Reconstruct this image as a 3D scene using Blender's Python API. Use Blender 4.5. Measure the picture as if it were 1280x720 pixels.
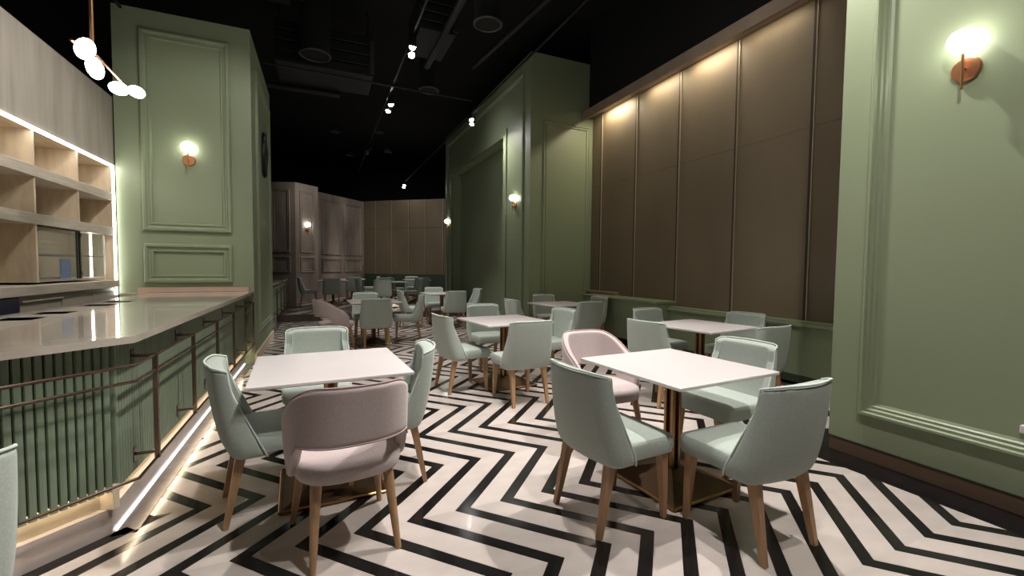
import bpy, bmesh, math, random
from mathutils import Vector, Matrix
random.seed(7)
for o in list(bpy.data.objects): bpy.data.objects.remove(o)
S = bpy.context.scene; COL = S.collection
PI = math.pi; R = math.radians

# ------------------------------------------------------------------ camera
CAM_H = 1.35; FPX = 545.0
def cam_setup(yaw, pitch, roll):
    yaw, pitch, roll = R(yaw), R(pitch), R(roll)
    f = Vector((math.sin(yaw)*math.cos(pitch), math.cos(yaw)*math.cos(pitch), -math.sin(pitch)))
    r = Vector((math.cos(yaw), -math.sin(yaw), 0)); u = r.cross(f)
    r2 = r*math.cos(roll)+u*math.sin(roll); u2 = -r*math.sin(roll)+u*math.cos(roll)
    cd = bpy.data.cameras.new('camera'); co = bpy.data.objects.new('camera', cd); COL.objects.link(co)
    cd.sensor_width = 36; cd.lens = FPX/1280*36; cd.clip_start = .02; cd.clip_end = 100
    m = Matrix((r2, u2, -f)).transposed().to_4x4(); m.translation = (0, 0, CAM_H); co.matrix_world = m
    S.camera = co
cam_setup(23.7, 2.6, .55)
# ------------------------------------------------------------------ world, exposure
w = bpy.data.worlds.new('world'); S.world = w; w.use_nodes = True
w.node_tree.nodes['Background'].inputs[0].default_value = (.012, .012, .013, 1)
w.node_tree.nodes['Background'].inputs[1].default_value = 1
vs = S.view_settings; vs.view_transform = 'Standard'; vs.look = 'None'; vs.gamma = 1; vs.use_curve_mapping = False
vs.exposure = 0.0
# spotlights: (head position, aim, watts, cone degrees, blend); each belongs to a track fixture built below
SPOTS_A = [((1.30, 6.77, 4.70), (1.2, 8.2, 0), 190, 62, .6), ((1.33, 7.05, 4.70), (1.9, 5.2, 0), 330, 62, .6)]
SPOTS_B = [((1.34, 9.30, 4.70), (2.2, 10.4, 0), 230, 60, .6), ((1.36, 9.70, 4.70), (-.6, 10.6, 0.3), 170, 55, .6)]
SPOTS_C = [((3.12, 9.50, 4.70), (3.84, 8.8, 3.0), 130, 90, .9), ((3.24, 9.74, 4.70), (1.9, 10.8, 0), 170, 46, .6)]
SPOTS_D = [((3.16, 18.2, 4.70), (1.4, 15.2, 0), 330, 76, .6), ((3.21, 18.6, 4.70), (2.6, 15.2, 0), 120, 60, .6)]
SPOTS_E = [((1.28, 3.05, 4.70), (.1, 3.0, 0), 310, 80, .6), ((1.32, 3.45, 4.70), (1.7, 4.3, 0), 170, 66, .6)]
SPOTS_F = [((1.30, 0.60, 4.70), (.9, 1.7, 0), 190, 70, .6), ((1.30, 0.25, 4.70), (3.4, 1.0, 1.6), 230, 84, .8), ((1.30, 1.0, 4.70), (-1.1, 2.6, .5), 190, 50, .7)]  # head aimed at the right wall is added frontal fill
SPOTS_G = [((3.18, 2.60, 4.70), (2.3, 1.75, 0), 440, 84, .5), ((3.18, 3.0, 4.70), (5.3, 5.0, 3.2), 34, 90, .9)]  # head aimed into the bay is added fill for the brown wall
FILL_SPOTS_H = [((1.30, 13.2, 4.70), (.1, 16.8, 2.3), 120, 84, .8), ((1.30, 13.6, 4.70), (3.2, 18.3, 2.4), 190, 80, .8)]  # added fill for the far walls, no such fixture is seen
SPOTS_I = [((-.20, 4.70, 4.70), (-2.2, 5.5, 1.5), 150, 70, .6), ((-.20, 4.30, 4.70), (-1.5, 6.9, 2.2), 90, 70, .7)]  # head aimed at the pillar is added to brighten its front
SPOT_COL = (1.0, .955, .90)

# ------------------------------------------------------------------ materials
MATS = {}
def srgb(r, g, b):
    f = lambda c: (c/255/12.92 if c/255 <= .04045 else ((c/255+.055)/1.055)**2.4)
    return (f(r), f(g), f(b), 1)
def mat(name, col, rough=.5, metal=0, noise=None, bump=None, emit=None, spec=.5, sheen=0, alpha=None, trans=0, coat=0, vary=0):
    """noise=(scale, amount, (sx,sy,sz), detail) mottles the colour, bump=(scale, strength, (sx,sy,sz)) gives fine relief"""
    m = bpy.data.materials.new(name); m.use_nodes = True; nt = m.node_tree; b = nt.nodes['Principled BSDF']
    L = nt.links
    b.inputs['Base Color'].default_value = col; b.inputs['Roughness'].default_value = rough; b.inputs['Metallic'].default_value = metal
    b.inputs['Specular IOR Level'].default_value = spec; b.inputs['Sheen Weight'].default_value = sheen
    b.inputs['Transmission Weight'].default_value = trans; b.inputs['Coat Weight'].default_value = coat
    tc = nt.nodes.new('ShaderNodeTexCoord')
    def nz(scale, st, detail=4):
        mp = nt.nodes.new('ShaderNodeMapping'); mp.inputs['Scale'].default_value = st
        L.new(tc.outputs['Object'], mp.inputs[0])
        n = nt.nodes.new('ShaderNodeTexNoise'); n.inputs['Scale'].default_value = scale; n.inputs['Detail'].default_value = detail
        L.new(mp.outputs[0], n.inputs[0]); return n
    if noise:
        n = nz(noise[0], noise[2], noise[3] if len(noise) > 3 else 4)
        cr = nt.nodes.new('ShaderNodeValToRGB'); a = noise[1]
        cr.color_ramp.elements[0].position = .3; cr.color_ramp.elements[1].position = .7
        cr.color_ramp.elements[0].color = tuple(c*(1-a) for c in col[:3])+(1,)
        cr.color_ramp.elements[1].color = tuple(min(1, c*(1+a)) for c in col[:3])+(1,)
        L.new(n.outputs[0], cr.inputs[0]); L.new(cr.outputs[0], b.inputs['Base Color'])
    if vary:
        src = b.inputs['Base Color'].links[0].from_socket if b.inputs['Base Color'].links else None
        oi = nt.nodes.new('ShaderNodeObjectInfo'); mr = nt.nodes.new('ShaderNodeMapRange'); hs = nt.nodes.new('ShaderNodeHueSaturation')
        mr.inputs['To Min'].default_value = 1-vary; mr.inputs['To Max'].default_value = 1+vary
        L.new(oi.outputs['Random'], mr.inputs['Value']); L.new(mr.outputs[0], hs.inputs['Value'])
        hs.inputs['Color'].default_value = col
        if src: L.new(src, hs.inputs['Color'])
        L.new(hs.outputs[0], b.inputs['Base Color'])
    if bump:
        n = nz(bump[0], bump[2] if len(bump) > 2 else (1, 1, 1), 3); bn = nt.nodes.new('ShaderNodeBump')
        bn.inputs['Strength'].default_value = bump[1]; bn.inputs['Distance'].default_value = .003
        L.new(n.outputs[0], bn.inputs['Height']); L.new(bn.outputs[0], b.inputs['Normal'])
    if emit:
        b.inputs['Emission Color'].default_value = emit[0]+(1,); b.inputs['Emission Strength'].default_value = emit[1]
    MATS[name] = m; return m
U = (1, 1, 1)
mat('green_paint', srgb(141, 152, 122), .42, bump=(60, .05))
mat('green_slat', srgb(122, 136, 114), .45, vary=.05)
mat('green_deep', srgb(60, 74, 58), .6)
mat('stone_grey', srgb(132, 120, 110), .6, noise=(1.3, .5, (1, 1, .35), 6), bump=(20, .1))
mat('veneer', srgb(148, 141, 130), .55, noise=(3, .2, (3, 2.4, .25), 6), bump=(30, .1, (4, 4, .3)))
mat('shelf_wood', srgb(210, 191, 162), .5, noise=(6, .14, (3, .6, .6), 5))
mat('shelf_front', srgb(192, 181, 166), .5, noise=(8, .15, (6, .4, 6), 5))
mat('board_brown', srgb(121, 107, 86), .6, noise=(1.2, .12, (1, 1, .5), 5), bump=(80, .08))
mat('board_gap', srgb(58, 48, 38), .7)
mat('batten_metal', srgb(176, 162, 138), .4, .25)
mat('beam_beige', srgb(150, 132, 116), .6, noise=(4, .1, U))
mat('black', srgb(14, 14, 15), .8)
mat('ceiling_black', srgb(13, 13, 14), .9)
mat('duct_dark', srgb(34, 34, 34), .55, .3)
mat('duct_rim', srgb(92, 92, 90), .4, .7)
mat('cream_marble', srgb(197, 186, 180), .17, noise=(4.5, .09, (1, 1.8, 1), 9), coat=.1, vary=.07)
mat('black_marble', srgb(27, 25, 25), .15, noise=(5, .35, (1, 2, 1), 8), vary=.25)
mat('grout', srgb(70, 62, 56), .8)
mat('steel', srgb(200, 190, 186), .3, .35, noise=(14, .12, (1, 1, 6), 4))
mat('reflection_grey', srgb(132, 124, 122), .22, .3, noise=(9, .15, U))
mat('plinth_stone', srgb(204, 190, 182), .36, .1, noise=(6, .06, U))
mat('platform', srgb(78, 67, 60), .25, noise=(4, .2, U))
mat('toe_kick', srgb(222, 204, 178), .6, noise=(12, .06, U))
mat('bronze', srgb(132, 112, 98), .24, .9)
mat('counter_stone', srgb(190, 180, 168), .07, noise=(1.6, .07, (1, 3, 1), 7), coat=.3)
mat('pink_stone', srgb(198, 172, 152), .3, noise=(6, .08, U))
mat('baseboard_brown', srgb(108, 86, 70), .5, noise=(8, .12, (1, .3, 1)))
mat('mint_fabric', srgb(174, 183, 175), .95, noise=(140, .09, U, 3), bump=(420, .35), sheen=.25, spec=.2)
mat('mint_piping', srgb(202, 212, 204), .8, spec=.2)
mat('pink_fabric', srgb(192, 177, 175), .95, noise=(140, .09, U, 3), bump=(420, .35), sheen=.25, spec=.2)
mat('pink_piping', srgb(172, 150, 148), .8, spec=.2)
mat('leg_wood', srgb(172, 134, 98), .45, noise=(18, .15, (3, 3, .4), 5))
mat('table_white', srgb(220, 213, 213), .22, noise=(3, .02, U), coat=.1)
mat('table_edge', srgb(150, 146, 142), .5)
mat('brass', srgb(160, 124, 84), .3, 1)
mat('brass_dark', srgb(92, 72, 52), .42, .9)
mat('copper', srgb(216, 156, 112), .3, .9)
mat('glow_globe', (1, 1, 1, 1), .5, emit=((1, .96, .90), 12))
mat('glow_pendant', (1, 1, 1, 1), .5, emit=((1, .98, .96), 24))
mat('glow_led', (1, 1, 1, 1), .5, emit=((1, .96, .92), 22))
mat('painted_floor_light', (1, 1, 1, 1), .5, emit=((1, .97, .95), 5))
mat('glow_side', (1, 1, 1, 1), .5, emit=((1, .97, .94), 12))
mat('glow_warm', (1, 1, 1, 1), .5, emit=((1, .84, .62), 24))
mat('glow_lens', (1, 1, 1, 1), .5, emit=((1, .97, .92), 60))
mat('black_metal', srgb(22, 22, 24), .4, .4)
mat('navy', srgb(38, 40, 60), .4)
mat('reflection_blue', srgb(70, 100, 160), .3, emit=((.25, .4, .8), .25))
mat('drawer_grey', srgb(176, 166, 152), .5, noise=(6, .08, (1, .4, 3)))
mat('dark_recess', srgb(120, 108, 108), .4, .2)
mat('plastic_white', srgb(225, 222, 215), .4)
gm = bpy.data.materials.new('glass'); gm.use_nodes = True; MATS['glass'] = gm
gb = gm.node_tree.nodes['Principled BSDF']; gb.inputs['Base Color'].default_value = (.16, .18, .16, 1)
gb.inputs['Roughness'].default_value = .02; gb.inputs['Alpha'].default_value = .42; gb.inputs['Specular IOR Level'].default_value = .8

# ------------------------------------------------------------------ mesh builder
class MB:
    def __init__(s): s.v = []; s.f = []
    def add(s, vs, fs):
        n = len(s.v); s.v += [Vector(v) for v in vs]; s.f += [tuple(i+n for i in f) for f in fs]; return s
    def box(s, x0, x1, y0, y1, z0, z1):
        x0, x1 = min(x0, x1), max(x0, x1); y0, y1 = min(y0, y1), max(y0, y1); z0, z1 = min(z0, z1), max(z0, z1)
        return s.add([(x0,y0,z0),(x1,y0,z0),(x1,y1,z0),(x0,y1,z0),(x0,y0,z1),(x1,y0,z1),(x1,y1,z1),(x0,y1,z1)],
              [(0,3,2,1),(4,5,6,7),(0,1,5,4),(1,2,6,5),(2,3,7,6),(3,0,4,7)])
    def prism(s, poly, z0, z1):
        n = len(poly); a = sum(poly[i][0]*poly[(i+1)%n][1]-poly[(i+1)%n][0]*poly[i][1] for i in range(n))
        if a < 0: poly = poly[::-1]
        return s.add([(x,y,z0) for x,y in poly]+[(x,y,z1) for x,y in poly],
              [tuple(range(n))[::-1], tuple(range(n,2*n))]+[(i,(i+1)%n,n+(i+1)%n,n+i) for i in range(n)])
    def tube(s, path, rad, n=8, cap=True):
        path = [Vector(p) for p in path]; rads = rad if isinstance(rad, (list, tuple)) else [rad]*len(path)
        vs = []; fs = []; t0 = (path[1]-path[0]).normalized()
        ref = Vector((0,0,1)) if abs(t0.z) < .9 else Vector((1,0,0)); side = t0.cross(ref).normalized()
        for i, p in enumerate(path):
            a = path[max(i-1,0)]; b = path[min(i+1,len(path)-1)]; t = (b-a).normalized()
            side = (side-t*side.dot(t)).normalized(); up = side.cross(t)
            for k in range(n):
                an = 2*PI*k/n+PI/n; vs.append(p+(side*math.cos(an)+up*math.sin(an))*rads[i])
        for i in range(len(path)-1):
            for k in range(n): fs.append((i*n+k, (i+1)*n+k, (i+1)*n+(k+1)%n, i*n+(k+1)%n))
        if cap: fs += [tuple(range(n)), tuple(range((len(path)-1)*n, len(path)*n))[::-1]]
        return s.add(vs, fs)
    def lathe(s, prof, n=24, M=None):
        """prof = [(r,z)...] about local z; M places it"""
        vs = []; fs = []; M = M or Matrix()
        for r, z in prof:
            for k in range(n): vs.append(M @ Vector((r*math.cos(2*PI*k/n), r*math.sin(2*PI*k/n), z)))
        for i in range(len(prof)-1):
            for k in range(n): fs.append((i*n+k, i*n+(k+1)%n, (i+1)*n+(k+1)%n, (i+1)*n+k))
        fs += [tuple(range(n))[::-1], tuple(range((len(prof)-1)*n, len(prof)*n))]
        return s.add(vs, fs)
    def grid(s, rows, flip=False):
        n = len(rows[0]); vs = [p for r in rows for p in r]; fs = []
        for i in range(len(rows)-1):
            for k in range(n-1):
                q = (i*n+k, i*n+k+1, (i+1)*n+k+1, (i+1)*n+k); fs.append(q[::-1] if flip else q)
        return s.add(vs, fs)
    def frame(s, O, u, v, n, w, h, prof):
        """mitred picture frame moulding on a wall: O corner, u,v axes of the wall, n outward, prof [(inset,height)]"""
        O, u, v, n = Vector(O), Vector(u), Vector(v), Vector(n); vs = []; fs = []
        for i, (d, hh) in enumerate(prof):
            for a, b in ((d,d),(w-d,d),(w-d,h-d),(d,h-d)): vs.append(O+u*a+v*b+n*hh)
        fl = u.cross(v).dot(n) < 0
        for i in range(len(prof)-1):
            for k in range(4):
                q = (i*4+k, i*4+(k+1)%4, (i+1)*4+(k+1)%4, (i+1)*4+k); fs.append(q[::-1] if fl else q)
        return s.add(vs, fs)
    def mesh(s, name, off=None, smooth=False, bevel=0, seg=2, weld=False, subd=0):
        off = Vector(off) if off is not None else Vector()
        me = bpy.data.meshes.new(name); me.from_pydata([p-off for p in s.v], [], s.f)
        if bevel or weld or subd:
            bm = bmesh.new(); bm.from_mesh(me)
            if weld: bmesh.ops.remove_doubles(bm, verts=bm.verts, dist=1e-5)
            if bevel: bmesh.ops.bevel(bm, geom=bm.edges[:]+bm.verts[:], offset=bevel, segments=seg, affect='EDGES', profile=.5)
            bmesh.ops.recalc_face_normals(bm, faces=bm.faces)
            bm.to_mesh(me); bm.free()
        if subd:
            o = bpy.data.objects.new('tmp', me); COL.objects.link(o); md = o.modifiers.new('s', 'SUBSURF'); md.levels = md.render_levels = subd
            dg = bpy.context.evaluated_depsgraph_get(); m2 = bpy.data.meshes.new_from_object(o.evaluated_get(dg)); bpy.data.objects.remove(o)
            bpy.data.meshes.remove(me); me = m2; me.name = name
        if smooth:
            me.shade_smooth() if smooth is True else me.shade_smooth()
            if smooth is not True: me.set_sharp_from_angle(angle=R(smooth))
        return me
    def build(s, name, m, parent=None, **kw):
        off = parent.location if parent is not None else None
        if parent is not None and parent.parent is not None: off = parent.location+parent.parent.location
        me = s.mesh(name, off, **kw); return obj(name, me, m, parent)
def obj(name, me, m, parent=None):
    if m is not None:
        me.materials.clear(); me.materials.append(MATS[m])
    o = bpy.data.objects.new(name, me); COL.objects.link(o)
    if parent is not None: o.parent = parent
    return o
def tag(o, label, cat, group=None):
    o['label'] = label; o['category'] = cat
    if group: o['group'] = group
    return o
def thing(name, label, cat, loc=(0,0,0), rz=0, group=None):
    o = bpy.data.objects.new(name, None); COL.objects.link(o); o.empty_display_size = .1
    o.location = loc; o.rotation_euler = (0,0,rz); return tag(o, label, cat, group)
def struct(o, label=None):
    o['kind'] = 'structure'
    if label: o['label'] = label
    return o
def copy_tree(root, loc, rz, label, group=None):
    r = root.copy(); COL.objects.link(r); r.location = loc; r.rotation_euler = (0,0,rz); r['label'] = label
    if group: r['group'] = group
    for ch in root.children:
        c = ch.copy(); COL.objects.link(c); c.parent = r
        for g in ch.children:
            d = g.copy(); COL.objects.link(d); d.parent = c
    return r
def B(*a): return MB().box(*a)
X_, Y_, Z_ = Vector((1,0,0)), Vector((0,1,0)), Vector((0,0,1))
PROF = [(0,0),(0,.022),(.012,.034),(.030,.034),(.040,.016),(.058,.012),(.064,.022),(.078,.022),(.086,.0)]
PROF_BIG = [(0,0),(0,.03),(.012,.045),(.026,.045),(.034,.03),(.052,.03),(.060,.018),(.076,.018),(.084,.008),(.10,.0)]

# ------------------------------------------------------------------ floor with inlaid zigzag tiles
WALL_R = 3.55; CURB_X = -.97; Y0 = -1.2; YPLAT = 11.75
floor = struct(MB().box(-5, 8, -4, 24, -.2, -.012).build('floor', 'grout'), 'polished floor of black and cream marble zigzags')
P = .267; AMP = .54; BW = .087; HALF = .578; YB = 2.865; XB = .231
def clip(poly, a, b, c):      # keep a*x+b*y<=c
    out = []
    for i in range(len(poly)):
        p, q = poly[i], poly[(i+1)%len(poly)]; dp = a*p[0]+b*p[1]-c; dq = a*q[0]+b*q[1]-c
        if dp <= 0: out.append(p)
        if dp*dq < 0:
            t = dp/(dp-dq); out.append((p[0]+(q[0]-p[0])*t, p[1]+(q[1]-p[1])*t))
    return out
def area(p): return abs(sum(p[i][0]*p[(i+1)%len(p)][1]-p[(i+1)%len(p)][0]*p[i][1] for i in range(len(p))))/2
def lim(j):                   # clipping half planes for a row of tiles
    ylo = YB+(j-1)*HALF
    c = [(-1,0,.86) if ylo > 2.6 else (-1,1,2.754+.97-.105), (0,1,YPLAT)] if ylo > 2.2 else []
    if ylo > 2.2: c.append((1,0,4.98 if ylo < 7 else 3.8))
    else: c += [(1,0,3.29), (-1,1,2.754+.97-.105), (-1,0,3.2), (0,-1,1.3)]
    return c
shared = {}; tiles = []
for j in range(-6, 17):       # row j spans YB+(j-1)*HALF .. YB+j*HALF; even rows slope to a right-hand tip
    ya, yb = YB+(j-1)*HALF, YB+j*HALF; rising = (j % 2 == 0)
    xa, xb = (XB-AMP, XB) if rising else (XB, XB-AMP)
    for i in range(-16, 22):
        for col, off, wd in (('black', -BW, BW), ('cream', 0, P-BW)):
            g = .0012
            base = i*P+off
            poly = [(base+xa+g, ya), (base+xa+wd-g, ya), (base+xb+wd-g, yb), (base+xb+g, yb)]
            q = poly
            for h in lim(j):
                q = clip(q, *h)
                if len(q) < 3: break
            if len(q) < 3 or area(q) < 4e-4: continue
            whole = abs(area(q)-area(poly)) < 1e-7
            tiles.append((ya, col, rising, base, q, whole))
tiles.sort(key=lambda t: t[0]+(50 if t[4][0][0] < -1.6 or t[0] < .3 else 0)); cnt = {'black': 0, 'cream': 0}; rest = {'black': MB(), 'cream': MB()}
for ya, col, rising, base, q, whole in tiles:
    cnt[col] += 1; nm = col+'_tile'; mt = col+'_marble'
    if cnt[col] > 290: rest[col].prism(q, -.012, 0); continue
    if whole:
        k = (col, rising)
        if k not in shared: shared[k] = MB().prism([(x-base, y-ya) for x, y in q], -.012, 0).mesh(nm); shared[k].materials.append(MATS[mt])
        o = bpy.data.objects.new(nm, shared[k]); o.location = (base, ya, 0)
    else:
        cx, cy = q[0]; me = MB().prism([(x-cx, y-cy) for x, y in q], -.012, 0).mesh(nm); me.materials.append(MATS[mt])
        o = bpy.data.objects.new(nm, me); o.location = (cx, cy, 0)
    COL.objects.link(o); o.parent = floor
for col in rest:
    o = rest[col].build('far_%s_tiles' % col, col+'_marble', floor); o['kind'] = 'stuff'
# black border strips, cut into slabs
yy = -1.3
while yy < 2.28:
    y1 = min(yy+.62, 2.28); B(3.292, WALL_R+.05, yy, y1-.002, -.012, 0).build('border_tile', 'black_marble', floor); yy = y1
xx = 3.6
while xx < 5.3: B(xx, xx+.56, 2.05, 2.285, -.012, 0).build('border_tile', 'black_marble', floor); xx += .562
yy = 2.72
while yy < YPLAT:
    y1 = min(yy+.9, YPLAT); B(CURB_X, -.863, yy, y1-.002, -.012, 0).build('border_slab', 'reflection_grey', floor); yy = y1  # grey colour stands in for the plinth reflected in the black border
dn = Vector((-1,-1,0)).normalized(); nn = Vector((1,-1,0)).normalized()
p0 = Vector((CURB_X, 2.754, 0))
for k in range(4):
    a, b = p0+dn*(k*.6-.06), p0+dn*((k+1)*.6-.062)
    MB().prism([(q.x, q.y) for q in (a, b, b+nn*.07, a+nn*.07)], -.012, 0).build('border_tile', 'black_marble', floor)
plat = struct(MB().box(-5, 8, YPLAT, 24, -.01, .17).build('floor_platform', 'platform'), 'raised dark floor at the far end of the room')
for k in range(11):
    for j in range(5):
        x = -.8+k*.5; y = YPLAT+.12+j*1.2
        MB().prism([(x, y), (x+.3, y), (x+.75, y+1.1), (x+.45, y+1.1)], .16, .173).build('cream_tile', 'cream_marble', plat)

# ------------------------------------------------------------------ ceiling and black outer shell
ceiling = struct(MB().box(-5, 8, -4, 24, 6.4, 6.6).build('ceiling', 'ceiling_black'), 'unlit black exposed ceiling')
struct(B(7.8, 8, -4, 24, 0, 6.4).build('wall_outer_right', 'black'), 'black wall behind the panelling')
struct(B(-5, -4.8, -4, 24, 0, 6.4).build('wall_outer_left', 'black'), 'black wall behind the bar')
struct(B(-5, 8, 23.8, 24, .17, 6.4).build('wall_outer_back', 'black'), 'black wall beyond the far panels')

# ------------------------------------------------------------------ right near wall
wr = struct(B(WALL_R, 5.6, -2.6, 2.03, .11, 5.0).build('wall_right', 'green_paint'), 'sage green wall with a large moulded panel at the right')
MB().frame((WALL_R, 1.83, .33), -Y_, Z_, -X_, 3.6, 4.2, PROF_BIG).build('panel_moulding', 'green_paint', wr)
struct(B(WALL_R+.012, 5.6, -2.6, 2.03, 0, .112).build('baseboard_right', 'baseboard_brown'), 'low brown baseboard under the green wall')
ol = tag(B(WALL_R-.035, WALL_R-.001, .86, 1.040, .47, .515).build('wall_socket', 'plastic_white', bevel=.006), 'small white wall fitting at the edge of the green panel', 'wall socket')
# ------------------------------------------------------------------ brown panelled wall in the bay
BX = 5.30; YM = 7.9
wb = struct(B(BX+.02, BX+.3, 2.03, YM, 0, 4.62).build('wall_bay', 'board_gap'), 'brown panelled wall of the bay')
by = [2.34, 3.35, 4.38, 5.44, 6.49, 7.56, 7.90]
for a, b in zip(by[:-1], by[1:]):
    for (za, zb) in ((.76, 3.04), (3.042, 4.52)):
        B(BX-.004, BX+.03, a+.012, b-.012, za, zb).build('panel_board', 'board_brown', wb, bevel=.003, seg=1)
for y in by[1:-1]:
    B(BX-.02, BX, y-.030, y-.016, .76, 4.5).build('batten', 'batten_metal', wb)
    B(BX-.012, BX, y-.010, y+.02, .76, 4.5).build('dark_batten', 'board_gap', wb)
struct(MB().box(BX-.26, BX+.3, 2.03, YM, 4.52, 4.60).box(BX-.29, BX-.26, 2.03, YM, 4.43, 4.60).build('trim_1', 'beam_beige'), 'beige beam along the top of the brown panels')
struct(B(BX-.1, BX+.3, 2.03, YM, 4.66, 6.4).build('wall_bay_upper', 'black'), 'black wall above the beige beam')
ws = struct(B(BX-.13, BX+.02, 2.03, YM, .10, .70).build('wall_wainscot', 'green_paint'), 'low green wainscot below the brown panels')
B(BX-.19, BX+.02, 2.03, 5.42, .70, .735).build('ledge', 'green_paint', ws, bevel=.006)
B(BX-.15, BX+.02, 2.03, 5.42, .735, .76).build('ledge_cap', 'green_paint', ws, bevel=.005)
B(BX-.14, BX+.02, 2.03, YM, .03, .12).build('skirting', 'green_deep', ws)
B(BX-.40, BX, 5.42, 7.55, .12, .80).build('box_ledge', 'green_paint', ws, bevel=.006)
B(BX-.43, BX, 5.40, 7.57, .80, .84).build('box_top', 'green_paint', ws, bevel=.008)
B(BX-.12, BX, 6.9, YM, .84, .90).build('window_sill', 'beam_beige', ws, bevel=.006)
# ------------------------------------------------------------------ green block in the middle
MX = 3.84; MY1 = 14.35; MH = 5.62; n0, n1, nz = 9.25, 13.55, 4.30; ND = .30
mb = MB()
mb.box(MX, 5.6, YM, n0, 0, MH); mb.box(MX, 5.6, n1, MY1, 0, MH); mb.box(MX, 5.6, n0, n1, nz, MH); mb.box(MX+ND, 5.6, n0, n1, 0, nz)
wm = struct(mb.build('wall_middle', 'green_paint'), 'tall sage green block with a deep niche')
MB().frame((MX, YM+.30, .25), Y_, Z_, -X_, 5.85, 5.08, PROF).build('panel_moulding', 'green_paint', wm)
ar = MB()
ar.box(MX-.03, MX+.02, n0-.16, n0, 0, nz+.16); ar.box(MX-.03, MX+.02, n1, n1+.16, 0, nz+.16); ar.box(MX-.03, MX+.02, n0, n1, nz, nz+.16)
ar.build('niche_architrave', 'green_paint', wm)
MB().frame((4.12, YM, .30), X_, Z_, -Y_, 1.10, 4.02, PROF).build('panel_moulding', 'green_paint', wm)
# ------------------------------------------------------------------ left pillar
PX0, PX1, PY0, PY1, PH = -2.29, -.84, 6.9, 9.35, 4.5
wp = struct(B(PX0, PX1, PY0, PY1, 0, PH).build('wall_pillar', 'green_paint'), 'sage green panelled pillar at the end of the bar')
MB().frame((-2.03, PY0, 1.78), X_, Z_, -Y_, .95, 2.48, [(a*1.25, b*1.4) for a, b in PROF]).build('panel_moulding', 'green_paint', wp)
MB().frame((-2.03, PY0, 1.12), X_, Z_, -Y_, .95, .50, [(a*1.25, b*1.4) for a, b in PROF]).build('panel_moulding', 'green_paint', wp)
MB().frame((PX1, PY0+.42, .38), Y_, Z_, X_, 1.75, 3.75, PROF).build('panel_moulding', 'green_paint', wp)
# ------------------------------------------------------------------ left wall with the lit shelf niche
SX = -2.30; SD = .42; SY0 = 3.2; SY1 = 6.86; NT = 2.55; NB = 1.16
wl = MB(); wl.box(SX-.6, SX, SY0, PY0, NT, 3.38)
struct(B(SX-.6, SX-SD-.02, SY0, PY0, 0, NT).build('wall_niche', 'veneer'), 'back of the shelf niche'); struct(B(SX-SD-.02, SX, SY1, PY0, 0, NT).build('wall_niche_side', 'veneer'), 'narrow side of the shelf niche')
wall_left = struct(wl.build('wall_left', 'veneer'), 'grey wood veneer wall above the back bar shelves')
su = thing('shelf_unit', 'pale oak open shelving unit behind the bar', 'shelf', (SX-SD/2, 5.03, 0))
B(SX-SD-.015, SX-SD, SY0, SY1, NB, NT).build('back_panel', 'shelf_wood', su)
B(SX-SD, SX-.005, SY0, SY1, NT-.02, NT).build('top_panel', 'shelf_wood', su)
for z in (2.12, 1.70): B(SX-SD, SX-.003, SY0, SY1-.004, z, z+.095).build('shelf_board', 'shelf_front', su, bevel=.003, seg=1)
for y in (3.75, 4.50, 5.27, 6.04):
    B(SX-SD, SX-.02, y, y+.03, 2.215, NT-.02).build('divider', 'shelf_wood', su)
    B(SX-SD, SX-.02, y, y+.03, 1.795, 2.12).build('divider', 'shelf_wood', su)
for y in (3.75, 5.27): B(SX-SD, SX-.02, y, y+.03, NB+.02, 1.70).build('divider', 'shelf_wood', su)
B(SX-SD, SX-.01, SY1-.03, SY1, NB, NT-.02).build('end_panel', 'shelf_wood', su)
def led(name, label, *a): return tag(B(*a).build(name, 'glow_led'), label, 'led strip')
led('led_strip', 'white light strip along the top edge of the shelving', SX-.012, SX+.008, SY0, SY1+.012, NT-.022, NT)
tag(B(SX-.012, SX+.008, SY1-.012, SY1+.012, .98, NT-.024).build('led_strip', 'glow_side'), 'white vertical light strip beside the green pillar', 'led strip')
# glass fronted display cabinet standing in the niche
dc = thing('display_cabinet', 'glass fronted display cabinet in the shelving', 'cabinet', (SX-SD/2, 6.0, 1.18))
B(SX-SD, SX-.06, 5.31, 6.70, 1.181, 1.20).build('bottom_board', 'shelf_front', dc)
B(SX-SD, SX-.06, 5.31, 6.70, 1.43, 1.445).build('shelf', 'shelf_front', dc)
for a, b in ((5.32, 6.07), (6.10, 6.70)):
    d = B(SX-.052, SX-.046, a, b, 1.21, 1.69).build('glass_door', 'glass', dc)
    if a < 6: B(SX-.056, SX-.040, b-.022, b, 1.20, 1.695).build('edge_rail', 'black_metal', d)
    else: B(SX-.056, SX-.040, a, a+.022, 1.20, 1.695).build('edge_rail', 'black_metal', d)
    for z in (1.235, 1.64): B(SX-.058, SX-.038, a+.005, a+.04, z, z+.035).build('hinge', 'black_metal', d)
B(SX-.06, SX-.036, 5.31, 6.12, 1.69, 1.70).build('top_rail', 'black_metal', dc)
tag(B(SX-.11, SX-.095, 5.86, 6.05, 1.20, 1.40).build('glass_reflection', 'reflection_blue', bevel=.004, seg=1), 'small blue panel painted as a reflection in the cabinet glass', 'reflection')  # blue glowing panel stands in for a reflection on the glass
led('led_strip', 'short vertical light strip inside the glass cabinet', SX-.10, SX-.085, 6.47, 6.49, 1.21, 1.69)
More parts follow.
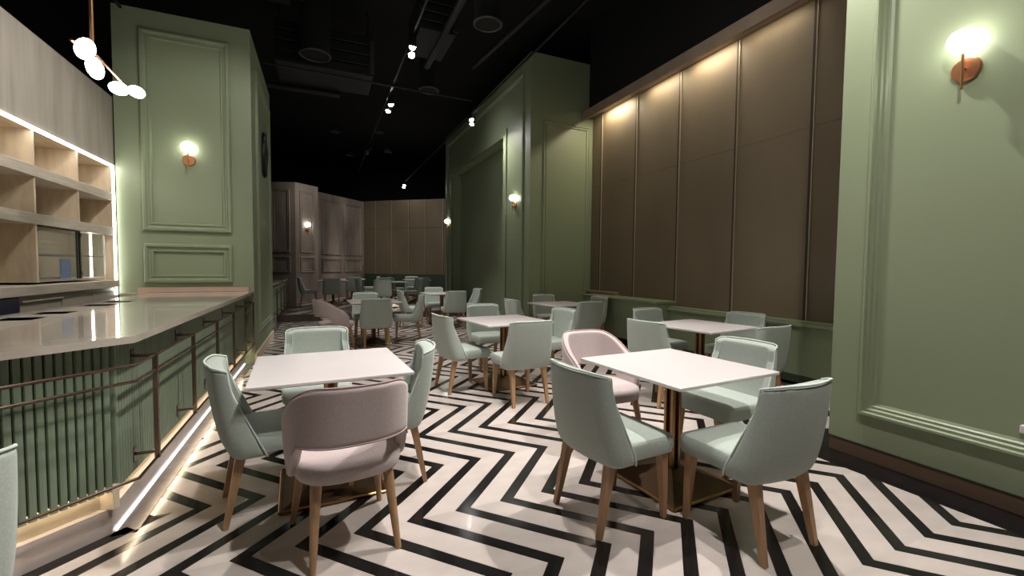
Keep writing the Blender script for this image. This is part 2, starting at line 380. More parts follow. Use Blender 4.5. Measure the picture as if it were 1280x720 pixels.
# back counter
bc = thing('back_counter', 'pale wood back counter under the shelving', 'cabinet', (SX-.2, 5.0, 0))
B(SX-SD, SX+.03, SY0, SY1, 1.075, 1.16).build('worktop', 'shelf_front', bc, bevel=.004, seg=1)
B(SX-SD, SX-.03, SY0, SY1, 0, 1.075).build('carcass', 'drawer_grey', bc)
for a, b in ((3.3, 4.1), (4.12, 4.55)): B(SX-.03, SX-.012, a, b, .2, 1.0).build('door', 'drawer_grey', bc, bevel=.003, seg=1)
d = B(SX-.03, SX-.008, 4.98, 5.62, .70, 1.02).build('drawer', 'drawer_grey', bc, bevel=.004, seg=1)
B(SX-.02, SX+.012, 4.98, 5.62, 1.02, 1.035).build('pull', 'steel', d)
for a, b in ((5.66, 6.25), (6.27, 6.84)): B(SX-.03, SX-.012, a, b, .2, 1.03).build('door', 'drawer_grey', bc, bevel=.003, seg=1)
tag(B(SX-.029, SX+.02, 4.60, 4.93, .74, 1.07).build('warmer_box', 'navy', bevel=.01), 'dark navy appliance set under the back counter', 'appliance')

# ------------------------------------------------------------------ bar counter
def cor(d): return Vector((-.84-d, 2.70+.414*d, 0))     # corner of an outline set back by d
CZ = 1.0; NEARL = 1.75
bar = thing('bar_counter', 'bar counter with polished stone top and green fluted front', 'counter', (-1.4, 4.6, 0))
top = MB(); zt0, zt1 = CZ-.035, CZ
e = Vector((-.84, 2.70, 0))+dn*NEARL; eb = e-nn*1.0
top.prism([(-1.65, PY0-.003), (-.84, PY0-.003), (-.84, 2.70), (e.x, e.y), (eb.x, eb.y), (-1.96, 3.0), (-1.96, 3.42), (-1.65, 3.42)], zt0, zt1)
top.box(-1.96, -1.85, 3.42, PY0-.003, zt0, zt1)
holes = [(3.66, 3.87), (4.06, 4.26), (4.74, 4.94), (5.14, 5.34)]
ys = [3.42]+[q for h in holes for q in h]+[PY0-.003]
for a, b in zip(ys[0::2], ys[1::2]): top.box(-1.85, -1.65, a, b, zt0, zt1)
top.build('countertop', 'counter_stone', bar)
for a, b in holes:
    h = MB(); h.box(-1.85, -1.65, a, b, CZ-.10, CZ-.09); h.box(-1.853, -1.85, a, b, CZ-.1, CZ-.002); h.box(-1.65, -1.647, a, b, CZ-.1, CZ-.002)
    h.box(-1.85, -1.65, a-.003, a, CZ-.1, CZ-.002); h.box(-1.85, -1.65, b, b+.003, CZ-.1, CZ-.002)
    h.build('sink_well', 'dark_recess', bar)
B(-2.10, -.90, PY0-.03, PY0-.002, CZ, CZ+.06).build('backsplash', 'pink_stone', bar, bevel=.003, seg=1)
B(-2.20, -1.96, PY0-.25, PY0-.002, CZ-.03, CZ).build('side_top', 'pink_stone', bar)
c1 = cor(.12)
def outline(d, depth):
    c = cor(d); a = c+dn*(NEARL); return [(-.84-d, PY0-.004), (c.x, c.y), (a.x, a.y), ((a-nn*depth).x, (a-nn*depth).y), (-.84-d-depth, c.y+depth*.6), (-.84-d-depth, PY0-.004)]
MB().prism(outline(.122, .5), .25, CZ-.035).build('carcass', 'green_deep', bar)
MB().prism(outline(.165, .4), .12, .25).build('toe_kick', 'toe_kick', bar)
MB().prism(outline(.130, .4), 0, .13).build('plinth', 'plinth_stone', bar)
cb = cor(.10); cc = cor(.16)
MB().prism([(cb.x, cb.y+.02), (cb.x+dn.x*.02, cb.y+dn.y*.02), (cc.x+dn.x*.02, cc.y+dn.y*.02), (cc.x, cc.y+.02)], .131, .25).build('light_blocker', 'toe_kick', bar)  # added only to keep LED light from streaking past the corner
# slats: one half round batten each
slat = MB(); prof = [(-.0142,0),(-.0142,.014),(-.011,.0195),(0,.0205),(.011,.0195),(.0142,.014),(.0142,0)]
slat.prism(prof, 0, CZ-.036-.225); sm = slat.mesh('slat'); sm.materials.append(MATS['green_slat'])
SLZ = .225
def put_slat(p, ang):
    o = bpy.data.objects.new('slat', sm); COL.objects.link(o); o.parent = bar; o.location = Vector((p[0], p[1], .225))-bar.location; o.rotation_euler.z = ang
y = c1.y+.022
while y < PY0-.02: put_slat((c1.x-.002, y), -PI/2); y += .034
k = .022
while k < NEARL: q = c1+dn*k; put_slat((q.x-nn.x*.002, q.y-nn.y*.002), -3*PI/4); k += .034
lc = cor(.150); la = lc+dn*NEARL
tag(MB().tube([(lc.x, PY0-.02,   .242), (lc.x, lc.y, .242), (la.x, la.y, .242)], .006, 4).build('led_strip', 'glow_warm'), 'warm light strip hidden under the fluted bar front', 'led strip')
lw = B(CURB_X+.003, CURB_X+.010, 2.78, PY0+2.3, .001, .006).build('led_strip', 'painted_floor_light'); tag(lw, 'thin glowing line painted as the light on the floor at the plinth foot', 'led strip')  # glowing bar stands in for light falling on the floor, not a lamp
# rail
rail = thing('bar_rail', 'bronze double guard rail on posts in front of the bar', 'rail', (-.84, 4.6, 0))
# slim metal rod along the foot of the slats
rc = cor(.0)
MB().tube([(rc.x, PY0-.01, .285), (rc.x, rc.y, .285), tuple(rc+dn*NEARL+Z_*.285)], .008, 6).build('foot_rod', 'bronze', rail)
r0 = cor(0); ra = r0+dn*NEARL
for z in (.855, .775):
    MB().tube([(r0.x, PY0-.05, z), (r0.x, r0.y, z), (ra.x, ra.y, z)], .008, 8).build('rail_bar', 'bronze', rail, smooth=40)
def post(p, inward):
    p = Vector((p[0], p[1], 0)); q = p+Vector(inward)*.103
    po = MB().box(p.x-.011, p.x+.011, p.y-.011, p.y+.011, .28, .865).build('post', 'bronze', rail)
    for z in (.855, .315):
        MB().tube([tuple(p+Z_*z), tuple(q+Z_*z)], .0095, 6).build('bracket', 'bronze', po)
        t = Vector(inward); s_ = Vector((-t.y, t.x, 0))*.02
        MB().prism([((q+s_).x, (q+s_).y), ((q-s_).x, (q-s_).y), ((q-s_-t*.006).x, (q-s_-t*.006).y), ((q+s_-t*.006).x, (q+s_-t*.006).y)], z-.04, z+.04).build('wall_plate', 'bronze', po)
for y in (2.97, 3.76, 4.55, 5.34, 6.13, 6.8): post((r0.x, y), (-1,0,0))
for k in (.72, 1.40): post((r0+dn*k)[:2], tuple(-nn))
# plinth going on past the pillar, second bar beyond
pl = struct(B(-1.2, PX1+.02, PY0+.003, PY1, 0, .13).build('trim_2', 'toe_kick'), 'steel plinth at the foot of the green pillar')
b2 = thing('far_bar_counter', 'second dark green bar counter beyond the pillar', 'counter', (-1.4, 10.8, 0))
B(-2.0, -.84, PY1+.01, 13.4, .97, 1.0).build('countertop', 'counter_stone', b2)
B(-1.95, -.90, PY1+.01, 13.35, .26, .97).build('carcass', 'green_deep', b2)
B(-1.95, -.97, PY1+.01, 13.35, 0, .26).build('plinth', 'steel', b2)
y = PY1+.05
while y < 13.3: B(-.90, -.878, y, y+.03, .26, .965).build('slat', 'green_slat', b2); y += .06
for z in (.895, .825): MB().tube([(-.80, PY1+.05, z), (-.80, 13.3, z)], .009, 6).build('rail_bar', 'bronze', b2)
for y in (9.8, 10.8, 11.6, 12.5, 13.2):
    B(-.811, -.789, y-.01, y+.01, .345, .90).build('post', 'bronze', b2)
    MB().tube([(-.80, y, .40), (-.89, y, .40)], .009, 6).build('bracket', 'bronze', b2)
# oval wreath on the pillar side
wr2 = MB(); cy, cz = 8.13, 3.13; pts = [(PX1+.03, cy+.17*math.cos(t*2*PI/28), cz+.34*math.sin(t*2*PI/28)) for t in range(29)]
wo = thing('wall_ornament', 'black oval metal ornament hung on the side of the pillar', 'ornament', (PX1+.03, cy, cz-.36))
wr2.tube(pts, .025, 6, False).build('ring', 'black_metal', wo)
wr2 = MB(); wr2.tube([(PX1+.03, cy-.02, cz-.33), (PX1+.05, cy+.05, cz), (PX1+.03, cy+.02, cz+.33)], .03, 6).build('leaf_bar', 'black_metal', wo)

# ------------------------------------------------------------------ far end: stone clad walls, brown panels
def wall_seg(p, q, z0, z1, th, name, m, label):
    p, q = Vector((p[0], p[1], 0)), Vector((q[0], q[1], 0)); u = (q-p).normalized(); n = Vector((u.y, -u.x, 0))
    o = struct(MB().prism([tuple((p)[:2]), tuple(q[:2]), tuple((q-n*th)[:2]), tuple((p-n*th)[:2])], z0, z1).build(name, m), label)
    return o, p, q, u, n
ST = [((-1.55, 15.80), (-.72, 15.5), 'wall_stone_1', 'grey stone clad face of the far pier, turned left', 4.0), ((-.72, 15.5), (-.06, 16.1), 'wall_stone_2', 'grey stone clad face of the far pier with a wall lamp', 4.0), ((-.06, 17.1), (1.64, 18.9), 'wall_stone_3', 'grey stone clad wall beside the brown panels', 4.0)]
for a, b, nm, lb, h in ST:
    o, p, q, u, n = wall_seg(a, b, .17, h, .3, nm, 'stone_grey', lb); Lw = (q-p).length
    k = 2 if Lw > 1.5 else 1
    for i in range(k):
        w0 = (Lw-.16*(k+1))/k; O = p+u*(.16+i*(w0+.16))
        MB().frame(tuple(O+Z_*1.78), u, Z_, n, w0, h-2.0, PROF).build('panel_moulding', 'stone_grey', o)
        MB().frame(tuple(O+Z_*1.14), u, Z_, n, w0, .52, PROF).build('panel_moulding', 'stone_grey', o)
o, p, q, u, n = wall_seg((1.60, 20.2), (5.3, 17.3), .17, 4.2, .3, 'wall_back', 'board_gap', 'brown panelled wall at the far end')
Lw = (q-p).length; k = 6
for i in range(k):
    a = p+u*(i*Lw/k+.02); b = p+u*((i+1)*Lw/k-.02)
    for za, zb in ((1.05, 3.0), (3.01, 4.18)):
        MB().prism([tuple(x[:2]) for x in (a, b, b+n*.03, a+n*.03)], za, zb).build('panel_board', 'board_brown', o)
    a2 = b+n*.005; b2_ = b+u*.025+n*.005
    MB().prism([tuple(x[:2]) for x in (a2, b2_, b2_+n*.04, a2+n*.04)], 1.05, 4.18).build('batten', 'batten_metal', o)
MB().prism([tuple(x[:2]) for x in (p, q, q+n*.12, p+n*.12)], .17, 1.05).build('wainscot', 'green_deep', o)

# ------------------------------------------------------------------ wall lamps
def sconce(loc, n, label):
    """loc on the wall at the plate centre, n outward"""
    t = thing('wall_lamp', label, 'wall lamp', loc, 0, 'globe wall lamps'); n = Vector(n).normalized(); loc = Vector(loc)
    rot = Z_.rotation_difference(n).to_matrix().to_4x4(); M = Matrix.Translation(loc) @ rot
    MB().lathe([(.02, 0), (.066, 0), (.07, .004), (.07, .018), (.064, .024), (.01, .026)], 32, M).build('back_plate', 'copper', t, smooth=40)
    MB().tube([tuple(loc+n*.01), tuple(loc+n*.06)], .009, 8).build('arm', 'copper', t)
    MB().tube([tuple(loc+n*.06-Z_*.125), tuple(loc+n*.06+Z_*.10)], .0075, 8).build('stem', 'copper', t)
    M2 = Matrix.Translation(loc+n*.062+Z_*.155)
    MB().lathe([(.075*math.sin(a*PI/12) if 0 < a < 12 else .001, -.068*math.cos(a*PI/12)) for a in range(13)], 24, M2).build('globe', 'glow_globe', t, smooth=True)
    return t
sconce((WALL_R, 1.35, 2.56), (-1,0,0), 'copper globe wall lamp on the near right wall')
sconce((-1.54, PY0, 2.70), (0,-1,0), 'copper globe wall lamp on the pillar front panel')
sconce((MX, 8.62, 2.70), (-1,0,0), 'globe wall lamp on the green block, right of its niche')
sconce((MX, 13.95, 2.70), (-1,0,0), 'globe wall lamp on the green block, left of its niche')
d45 = (Vector((-.06, 16.1, 0))-Vector((-.72, 15.5, 0))).normalized()
sconce((-.40, 15.79, 2.55), (d45.y, -d45.x, 0), 'globe wall lamp on the far grey stone pier')

# ------------------------------------------------------------------ pendant over the bar
pe = thing('pendant_lamp', 'branching pendant with white glowing bulbs above the bar', 'pendant lamp', (-1.5, 4.25, 2.75))
MB().tube([(-1.5, 4.19, 2.88), (-1.5, 4.19, 6.4)], .012, 8).build('rod', 'copper', pe)
MB().tube([(-1.5, 3.88, 2.83), (-1.5, 4.25, 2.89), (-1.5, 4.75, 2.86), (-1.5, 5.2, 2.90)], .008, 8).build('branch', 'copper', pe)
def bulb(c, ax, a, b):
    rot = Z_.rotation_difference(Vector(ax).normalized()).to_matrix().to_4x4()
    MB().lathe([(a*math.sin(i*PI/12) if 0 < i < 12 else .001, -b*math.cos(i*PI/12)) for i in range(13)], 20, Matrix.Translation(c) @ rot).build('bulb', 'glow_pendant', pe, smooth=True)
bulb((-1.5, 4.08, 2.86), (0,.5,.8), .056, .09); bulb((-1.5, 4.22, 2.785), (0,.6,-.7), .05, .08)
bulb((-1.5, 4.64, 2.79), (0,1,.25), .05, .15); bulb((-1.5, 5.02, 2.90), (0,1,.2), .05, .14)

# ------------------------------------------------------------------ ceiling tracks, spotlights, ducts
tk = tag(B(1.285, 1.315, -1, 17, 4.82, 4.85).build('light_track', 'black_metal'), 'thin black light track running the length of the room', 'light track')
tk = tag(B(-.215, -.185, 2, 6.5, 4.82, 4.85).build('light_track', 'black_metal'), 'thin black light track above the bar front', 'light track')
tk = tag(B(3.17, 3.20, .2, 19.2, 4.82, 4.85).build('light_track', 'black_metal'), 'thin black light track beside the green block', 'light track')
def fixture(spots, label, hooded=False):
    x = sum(s[0][0] for s in spots)/len(spots); y = sum(s[0][1] for s in spots)/len(spots)
    t = thing('track_spotlight', label, 'spotlight', (x, y, 4.55), 0, 'spotlights on the ceiling tracks')
    for pos, aim, watt, cone, blend in spots:
        pos = Vector(pos); d = (Vector(aim)-pos).normalized(); dd = (d+Vector((0,-.6,-.25))).normalized() if False else d
        rot = Z_.rotation_difference(d).to_matrix().to_4x4(); M = Matrix.Translation(pos) @ rot
        h = MB().lathe([(.02, -.12), (.045, -.115), (.05, -.10), (.052, .03), (.046, .03), (.043, .012)], 20, M).build('lamp_head', 'black_metal', t, smooth=40)
        MB().lathe([(.001, .012), (.042, .012), (.042, .02), (.001, .026)] if hooded else [(.001, .02), (.05, .02), (.05, .032), (.044, .056), (.026, .074), (.001, .08)], 20, M).build('lens', 'glow_lens', h)
        MB().tube([tuple(pos), (pos.x, pos.y, 4.83)], .01, 6).build('stem', 'black_metal', t)
        ld = bpy.data.lights.new('spot', 'SPOT'); ld.energy = watt*1.25; ld.spot_size = R(cone); ld.spot_blend = blend; ld.shadow_soft_size = .045; ld.color = SPOT_COL
        lo = bpy.data.objects.new('spot_light', ld); COL.objects.link(lo); lo.parent = t
        lo.location = pos+d*.1-t.location; lo.rotation_euler = d.to_track_quat('-Z', 'Y').to_euler()
fixture(SPOTS_A, 'pair of bright track spotlights highest in the picture'); fixture(SPOTS_B, 'pair of track spotlights on the same track, further back')
fixture(SPOTS_C, 'pair of track spotlights against the top edge of the green block'); fixture(SPOTS_D, 'smallest pair of spotlights at the far end')
fixture(SPOTS_E, 'pair of track spotlights above the two front tables'); fixture(SPOTS_F, 'three track spotlights nearest the viewer, one an added wall fill'); fixture(SPOTS_G, 'spotlight above the front right table and an added fill head for the bay'); fixture(FILL_SPOTS_H, 'added pair of unseen spotlights that brighten the far walls', True); fixture(SPOTS_I, 'spotlight turned to the bar shelves and an added fill head for the pillar', True)
def pipe(pts, r, label, name='ceiling_pipe', m='duct_dark', cat='pipe', n=10): return tag(MB().tube(pts, r, n).build(name, m, smooth=40), label, cat)
def down_duct(x, y, z, r, label):
    t = thing('spiral_duct', label, 'duct', (x, y, z))
    MB().tube([(x, y, z), (x, y, 6.4)], r, 20).build('duct_body', 'ceiling_black', t, smooth=40)
    pts = [(x+(r+.005)*math.cos(k*PI/12), y+(r+.005)*math.sin(k*PI/12), z) for k in range(25)]
    MB().tube(pts, .018, 6, False).build('rim', 'duct_rim', t)
down_duct(-.05, 8.45, 5.0, .24, 'round black duct dropping beside the green pillar')
down_duct(2.33, 6.3, 5.0, .20, 'round black duct dropping near the green block')
down_duct(2.2, 9.6, 5.2, .2, 'small round duct behind the middle spotlights')
def ac(x0, x1, y0, y1, z0, z1, label):
    t = thing('ceiling_unit', label, 'air unit', ((x0+x1)/2, (y0+y1)/2, z0)); n = 4; h = (z1-z0)/n
    for i in range(n): B(x0, x1, y0, y1, z0+i*h, z0+(i+1)*h-.02).build('casing_rib', 'duct_dark', t, bevel=.01, seg=1)
    B(x1-.06, x1+.02, y0-.03, y0, z0+.05, z1-.1).build('bracket', 'duct_rim', t)
    for x in (x0+.05, x1-.05): MB().tube([(x, (y0+y1)/2, z1), (x, (y0+y1)/2, 6.4)], .012, 6).build('hanger', 'duct_dark', t)
ac(-.7, .95, 8.8, 9.8, 4.95, 5.7, 'dark boxy air unit hanging beside the pillar')
ac(1.5, 2.1, 7.2, 8.2, 5.2, 5.8, 'dark boxy air unit behind the brightest spotlights')
ac(-1.6, -.4, 7.0, 8.0, 5.5, 6.1, 'dark boxy air unit above the pillar')
pipe([(-2.5, 8.6, 4.8), (1.3, 8.7, 4.8), (2.9, 8.75, 4.8)], .02, 'thin conduit crossing the ceiling')
pipe([(-2.5, 9.9, 4.9), (.4, 9.9, 4.9)], .06, 'thick dark pipe behind the pillar top')
pipe([(1.9, 3, 5.2), (1.9, 8.5, 5.2)], .06, 'thick pipe running beside the first track')
pipe([(3.6, 4, 5.6), (3.0, 9, 5.6)], .05, 'slanting pipe above the green block')
pipe([(-2.2, 4, 4.4), (-2.2, 8, 4.5)], .02, 'thin cable running above the bar')
for k, (x, y) in enumerate(((.4, 13), (1.5, 12.5), (2.0, 14.5), (.9, 15.5))):
    tag(MB().lathe([(.12, 0), (.14, .01), (.14, .08), (.10, .10)], 16, Matrix.Translation((x, y, 5.0))).build('ceiling_speaker', 'duct_dark'), ['dim round ceiling disc left of the second track lamps', 'dim round ceiling disc below the second track lamps', 'dim round ceiling disc farthest right', 'dim round ceiling disc farthest back'][k], 'ceiling disc')
# small lamps of the bay, recessed in the beam above the panels
for k, (y, e_) in enumerate(((7.05, 17), (5.8, 8), (4.8, 10), (3.85, 2.5))):
    t = thing('beam_downlight', ['beam downlight over the panel beside the green block', 'beam downlight over the second panel', 'beam downlight over the middle panel', 'beam downlight over the panel nearest the green wall'][k], 'downlight', (BX-.17, y, 4.485), 0, 'downlights under the beige beam')
    B(BX-.20, BX-.14, y-.36, y+.36, 4.497, 4.52).build('housing', 'black_metal', t)
    ld = bpy.data.lights.new('wash', 'AREA'); ld.shape = 'RECTANGLE'; ld.size = .7; ld.size_y = .05; ld.energy = e_; ld.color = (1, .86, .64)
    lo = bpy.data.objects.new('wash_light', ld); COL.objects.link(lo); lo.parent = t; lo.location = (0, 0, .008)
    lo.rotation_euler = (Matrix.Rotation(R(-10), 3, 'Y') @ Matrix.Rotation(R(90), 3, 'Z')).to_euler()

# ------------------------------------------------------------------ tables
def make_table():
    t = thing('dining_table', '', 'table'); h = .42
    MB().box(-h, h, -h, h, .73, .75).build('table_top', 'table_white', t, bevel=.005)
    MB().add([(-h+.012,-h+.012,.73),(h-.012,-h+.012,.73),(h-.012,h-.012,.73),(-h+.012,h-.012,.73),(-h+.06,-h+.06,.715),(h-.06,-h+.06,.715),(h-.06,h-.06,.715),(-h+.06,h-.06,.715)],
        [(0,1,5,4),(1,2,6,5),(2,3,7,6),(3,0,4,7),(4,5,6,7),(3,2,1,0)]).build('under_board', 'table_edge', t)
    B(-.16, .16, -.16, .16, .705, .715).build('mount_plate', 'brass_dark', t)
    c = MB()
    for sx in (-1, 1):
        for sy in (-1, 1): c.box(sx*.027-.011, sx*.027+.011, sy*.027-.011, sy*.027+.011, .08, .705)
    c.build('column_post', 'brass', t, bevel=.003, seg=1)
    B(-.022, .022, -.022, .022, .08, .705).build('column_core', 'brass_dark', t)
    b = .28
    MB().add([(-b,-b,.012),(b,-b,.012),(b,b,.012),(-b,b,.012),(-.06,-.06,.10),(.06,-.06,.10),(.06,.06,.10),(-.06,.06,.10),(-b,-b,0),(b,-b,0),(b,b,0),(-b,b,0)],
        [(0,1,5,4),(1,2,6,5),(2,3,7,6),(3,0,4,7),(4,5,6,7),(8,9,1,0),(9,10,2,1),(10,11,3,2),(11,8,0,3),(11,10,9,8)]).build('base_pyramid', 'brass_dark', t)
    for p, q in (((-b,-b),(b,-b)),((b,-b),(b,b)),((b,b),(-b,b)),((-b,b),(-b,-b))):
        MB().tube([(p[0],p[1],.012),(q[0],q[1],.012)], .010, 8).build('base_rod', 'brass', t)
    return t
# ------------------------------------------------------------------ chairs (origin on the floor, facing +y)
def leg(t, p, q, r0, r1, n, m='leg_wood'):
    MB().tube([p, tuple(Vector(p).lerp(Vector(q), .5)), q], [r0, (r0+r1)/2, r1], n).build('leg', m, t, smooth=50 if n > 4 else False)
def shell(outer, inner, t, mname, name):
    m = MB(); nr, nc = len(outer), len(outer[0]); m.grid(outer); m.grid(inner, True)
    off = nr*nc; bd = [(0, k) for k in range(nc)]+[(i, nc-1) for i in range(1, nr)]+[(nr-1, k) for k in range(nc-2, -1, -1)]+[(i, 0) for i in range(nr-2, 0, -1)]
    idx = [i*nc+k for i, k in bd]
    for a, b in zip(idx, idx[1:]+idx[:1]): m.f.append((a, a+off, b+off, b))
    return m.build(name, mname, t, subd=1, weld=True, smooth=True)
def make_mint():
    t = thing('dining_chair', '', 'chair')
    nr = 9
    def pt(s, v, ins=0):      # s along the wrap -1..1
        z = .355+v*.485; yb = -.205-.08*v-.012*math.sin(PI*v); w = .263-.027*v; r = .08; Lw = .085*(1-v)+.006
        a = abs(s); sg = 1 if s >= 0 else -1; k = ins; tk = .022*max(0, 1-v/.14)**2
        ins = ins+tk
        if a < .5: x = (w-r)*a/.5; y = yb-.024*(1-(a/.5)**2)*(1 if k < .02 else .35); nx, ny = 0, (1.35 if k > .02 else 1)
        elif a < .74:
            th = (a-.5)/.24*PI/2; x = w-r+r*math.sin(th); y = yb+r-r*math.cos(th); nx, ny = -math.sin(th), math.cos(th)*(1.35 if k > .02 else 1)
        else: f = (a-.74)/.26; x = w; y = yb+r+Lw*f; nx, ny = -1, 0
        zd = -.11*max(0, (a-.46)/.54)**2.4*v**2
        return Vector((sg*(x+nx*ins), y+ny*ins, z+zd-(.012 if k > .02 and v == 1 else 0)))
    ss = [-1, -.91, -.82, -.74, -.68, -.62, -.56, -.5, -.34, -.17, 0, .17, .34, .5, .56, .62, .68, .74, .82, .91, 1]
    vv = [0, .04, .16, .34, .52, .70, .86, .96, 1]
    outer = [[pt(s, v) for s in ss] for v in vv]; inner = [[pt(s, v, .052) for s in ss] for v in vv]
    shell(outer, inner, t, 'mint_fabric', 'backrest')
    path = [pt(-1, v, .004) for v in vv]+[pt(s, 1, .004)+Z_*.001 for s in ss[1:-1]]+[pt(1, v, .004) for v in vv[::-1]]
    MB().tube(path, .0055, 6).build('piping', 'mint_piping', t, smooth=True)
    seat = MB(); rows = []
    def ring(z, d, c=0): return [(-.235+d, .255-d, z), (.235-d, .255-d, z), (.225-d, -.20+d, z), (-.225+d, -.20+d, z)]
    rg = [ring(.365, .03), ring(.37, .006), ring(.40, 0), ring(.445, 0), ring(.463, .008), ring(.47, .035), ring(.475, .12)]
    vs = []; fs = []
    def rr(q):
        out = []; r = .035
        for i in range(4):
            p = Vector(q[i]); a = (Vector(q[i-1])-p).normalized(); b = (Vector(q[(i+1)%4])-p).normalized()
            for k in range(4): f = k/3; out.append(p+a*r*(1-f)**2+b*r*f**2)
        return out
    for q in rg: vs += rr(q)
    n = 16
    for i in range(len(rg)-1):
        for k in range(n): fs.append((i*n+k, (i+1)*n+k, (i+1)*n+(k+1)%n, i*n+(k+1)%n))
    fs += [tuple(range(n)), tuple(range((len(rg)-1)*n, len(rg)*n))[::-1]]
    seat.add(vs, fs).build('seat', 'mint_fabric', t, smooth=50)
    for sx in (-1, 1):
        leg(t, (sx*.175, -.15, .375), (sx*.19, -.225, 0), .034, .018, 4); leg(t, (sx*.19, .20, .375), (sx*.20, .215, 0), .034, .018, 4)
    return t
def make_pink():
    t = thing('round_back_chair', '', 'chair'); thm = 118
    def pt(th, v, ins=0):
        a = abs(th); e = .78; A, Bb = .285-ins, .275-ins
        x = A*math.copysign(abs(math.sin(R(th)))**e, math.sin(R(th))); y = .0-Bb*math.copysign(abs(math.cos(R(th)))**e, math.cos(R(th)))
        f = min(1, max(0, (a-28)/(thm-28))); zt = .83-.30*f**1.8
        g = min(1, max(0, (a-54)/30)); zb = .56-.19*(g*g*(3-2*g))
        z = zb+(zt-zb)*v
        y -= .055*max(0, (z-.42)/.4)*max(0, math.cos(R(th))); x *= 1-.06*max(0, (.55-z)/.2)
        return Vector((x, y, z))
    ths = [-thm+2*thm*i/30 for i in range(31)]; vv = [0, .08, .3, .55, .8, .93, 1]
    outer = [[pt(s, v) for s in ths] for v in vv]; inner = [[pt(s, v, .05) for s in ths] for v in vv]
    shell(outer, inner, t, 'pink_fabric', 'backrest')
    path = [pt(s, 1, .012)+Z_*.003 for s in ths]; MB().tube(path, .005, 6).build('piping', 'pink_piping', t, smooth=True)
    path = [pt(s, .02, -.001) for s in ths[7:-7]]; MB().tube(path, .004, 6).build('lower_piping', 'pink_piping', t, smooth=True)
    n = 32; vs = []; fs = []
    rg = [(.37, .05), (.376, .012), (.40, 0), (.44, 0), (.458, .008), (.468, .03), (.476, .12)]
    for z, d in rg:
        for k in range(n):
            a = 2*PI*k/n; e = .72; cx, sy = math.cos(a), math.sin(a)
            vs.append(((.25-d)*math.copysign(abs(cx)**e, cx), .015+(.255-d)*math.copysign(abs(sy)**e, sy), z))
    for i in range(len(rg)-1):
        for k in range(n): fs.append((i*n+k, i*n+(k+1)%n, (i+1)*n+(k+1)%n, (i+1)*n+k))
    fs += [tuple(range(n))[::-1], tuple(range((len(rg)-1)*n, len(rg)*n))]
    MB().add(vs, fs).build('seat', 'pink_fabric', t, smooth=50)
    for sx in (-1, 1):
        leg(t, (sx*.16, -.15, .385), (sx*.19, -.235, 0), .026, .014, 12); leg(t, (sx*.18, .17, .385), (sx*.225, .245, 0), .026, .014, 12)
    return t
proto = {'mint': [make_mint(), False], 'pink': [make_pink(), False], 'table': [make_table(), False]}
def place(kind, x, y, deg, label, group, z=0):
    p = proto[kind]
    if not p[1]:
        p[1] = True; o = p[0]; o.location = (x, y, z); o.rotation_euler = (0,0,R(deg)); o['label'] = label; o['group'] = group
    else: o = copy_tree(p[0], (x, y, z), R(deg), label, group)
    return o
GT = 'white square dining tables'; GM = 'mint upholstered dining chairs'; GP = 'mauve round backed chairs'
def table(x, y, deg, lab, z=0): return place('table', x, y, deg, lab, GT, z)
def mint(x, y, deg, lab, z=0): return place('mint', x, y, deg, lab, GM, z)
def pink(x, y, deg, lab, z=0): return place('pink', x, y, deg, lab, GP, z)
# chairs: 0 faces away (+y), -90 faces +x, 90 faces -x, 180 faces the camera
# front left table beside the bar
table(.05, 2.90, 3, 'white square table at the front left, beside the bar')
mint(-.27, 2.80, -80, 'mint chair between the bar rail and the front left table')
mint(-.03, 3.69, 180, 'mint chair at the far side of the front left table')
mint(.39, 2.90, 84, 'mint chair at the right side of the front left table')
pink(.11, 2.29, 8, 'mauve round backed chair in the foreground, open gap above its seat')
# front right table
table(2.05, 2.10, 4, 'white square table at the front right with brass pyramid base')
mint(1.47, 1.97, -85, 'mint chair at the left of the front right table, back to the viewer')
mint(2.02, 1.53, 2, 'mint chair at the front right, its back nearest the green wall')
mint(2.60, 2.19, 93, 'mint chair facing left at the far right side of the front right table')
pink(2.0, 2.80, 180, 'mauve round backed chair behind the front right table')
# centre table
table(1.96, 4.68, 6, 'white square table in the middle of the room')
mint(1.87, 4.02, 3, 'mint chair with its back to the viewer at the middle table')
mint(1.43, 4.66, -82, 'mint chair on the left side of the middle table')
mint(2.08, 5.52, 182, 'mint chair facing the viewer across the middle table')
mint(2.62, 4.80, 96, 'mint chair on the right side of the middle table')
# bay table
table(3.80, 3.52, 8, 'white square table in the bay by the brown panels')
mint(3.20, 3.48, -82, 'mint chair left of the bay table, back to the viewer')
mint(3.93, 4.28, 183, 'mint chair behind the bay table, only its top showing')
mint(4.45, 3.62, 97, 'mint chair right of the bay table, facing left')
mint(3.83, 2.93, 5, 'mint chair in front of the bay table near the green wall edge')
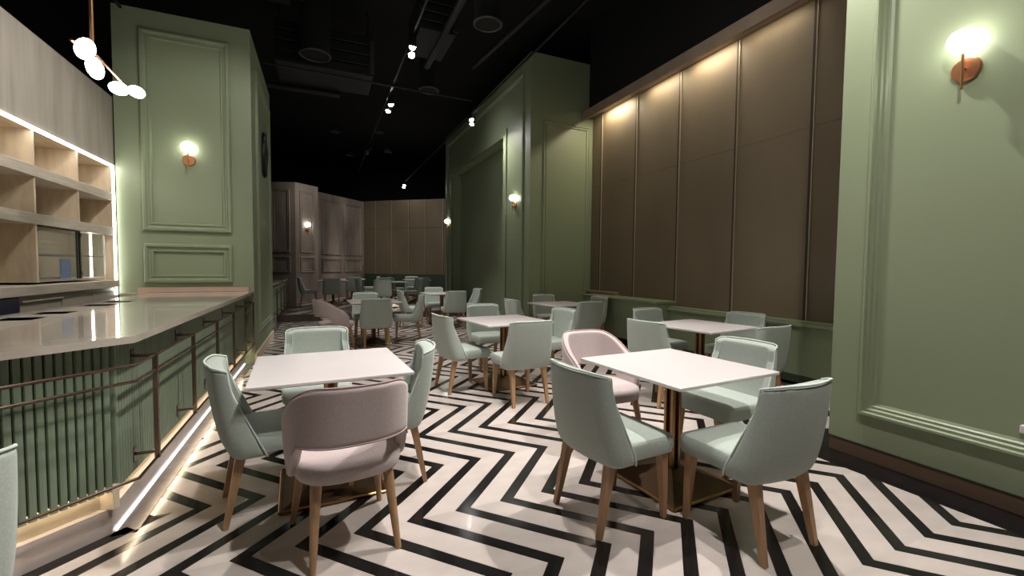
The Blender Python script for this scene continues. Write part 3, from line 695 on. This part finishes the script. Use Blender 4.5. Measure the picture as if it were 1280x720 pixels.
# table at the foot of the green block
table(3.80, 6.55, 6, 'dim square table in front of the green block')
mint(3.12, 6.60, -86, 'mint chair left of the table before the green block')
mint(4.00, 7.35, 180, 'shaded mint chair against the dark front of the green block')
mint(3.88, 6.00, 2, 'shaded mint chair before the green block table, back to the viewer')
mint(4.52, 6.75, 92, 'shaded mint chair beside the green box ledge')
# second table along the bar
table(.85, 8.05, 2, 'white square table second along the bar')
mint(.82, 7.48, 0, 'mint chair with its back to the viewer at the second table along the bar')
mint(.80, 8.80, 180, 'mint chair at the far side of the second table along the bar')
mint(1.48, 8.15, 82, 'mint chair at the right of the second table along the bar')
pink(.20, 7.55, -72, 'mauve round backed chair seen from the side, near the pillar')
# third table, by the niche
table(2.62, 10.1, 3, 'white square table before the niche of the green block')
mint(2.66, 10.85, 180, 'mint chair at the far side of the niche table')
mint(2.72, 9.45, 0, 'mint chair with its back to the viewer at the niche table')
mint(3.32, 10.2, 92, 'mint chair at the right of the niche table')
mint(1.85, 9.85, -90, 'mint chair at the left of the niche table')
# raised far end
ZP = .173
table(.35, 14.6, 0, 'small far table on the raised floor near the grey stone pier', ZP)
mint(-.35, 14.6, -90, 'far mint chair in profile beside the grey stone pier', ZP)
mint(.30, 13.9, 0, 'far mint chair, back to the viewer, left on the raised floor', ZP)
table(1.9, 13.2, 0, 'far table on the raised floor behind the second bar table', ZP)
mint(1.55, 12.55, 0, 'far mint chair, largest one on the raised floor, back to the viewer', ZP)
mint(1.20, 13.3, -90, 'far mint chair left of the middle raised table', ZP)
mint(1.9, 13.95, 180, 'far mint chair facing the viewer at the middle raised table', ZP)
mint(2.55, 13.3, 90, 'far mint chair right of the middle raised table', ZP)
table(3.05, 15.2, 0, 'farthest right table on the raised floor before the brown panels', ZP)
mint(3.05, 14.5, 0, 'far dark chair, back to the viewer, at the farthest right table', ZP)
mint(2.40, 15.2, -90, 'far dark chair left of the farthest right table', ZP)
mint(3.05, 15.9, 180, 'far chair facing the viewer at the farthest right table', ZP)
table(1.0, 16.2, 0, 'farthest table before the grey stone wall', ZP)
mint(1.0, 15.5, 0, 'farthest chair with back to the viewer before the grey stone wall', ZP)
mint(1.65, 16.2, 90, 'farthest chair in profile before the grey stone wall', ZP)
# chair cut by the left edge
mint(-1.125, 1.62, 60, 'mint chair cut off by the left edge of the picture')
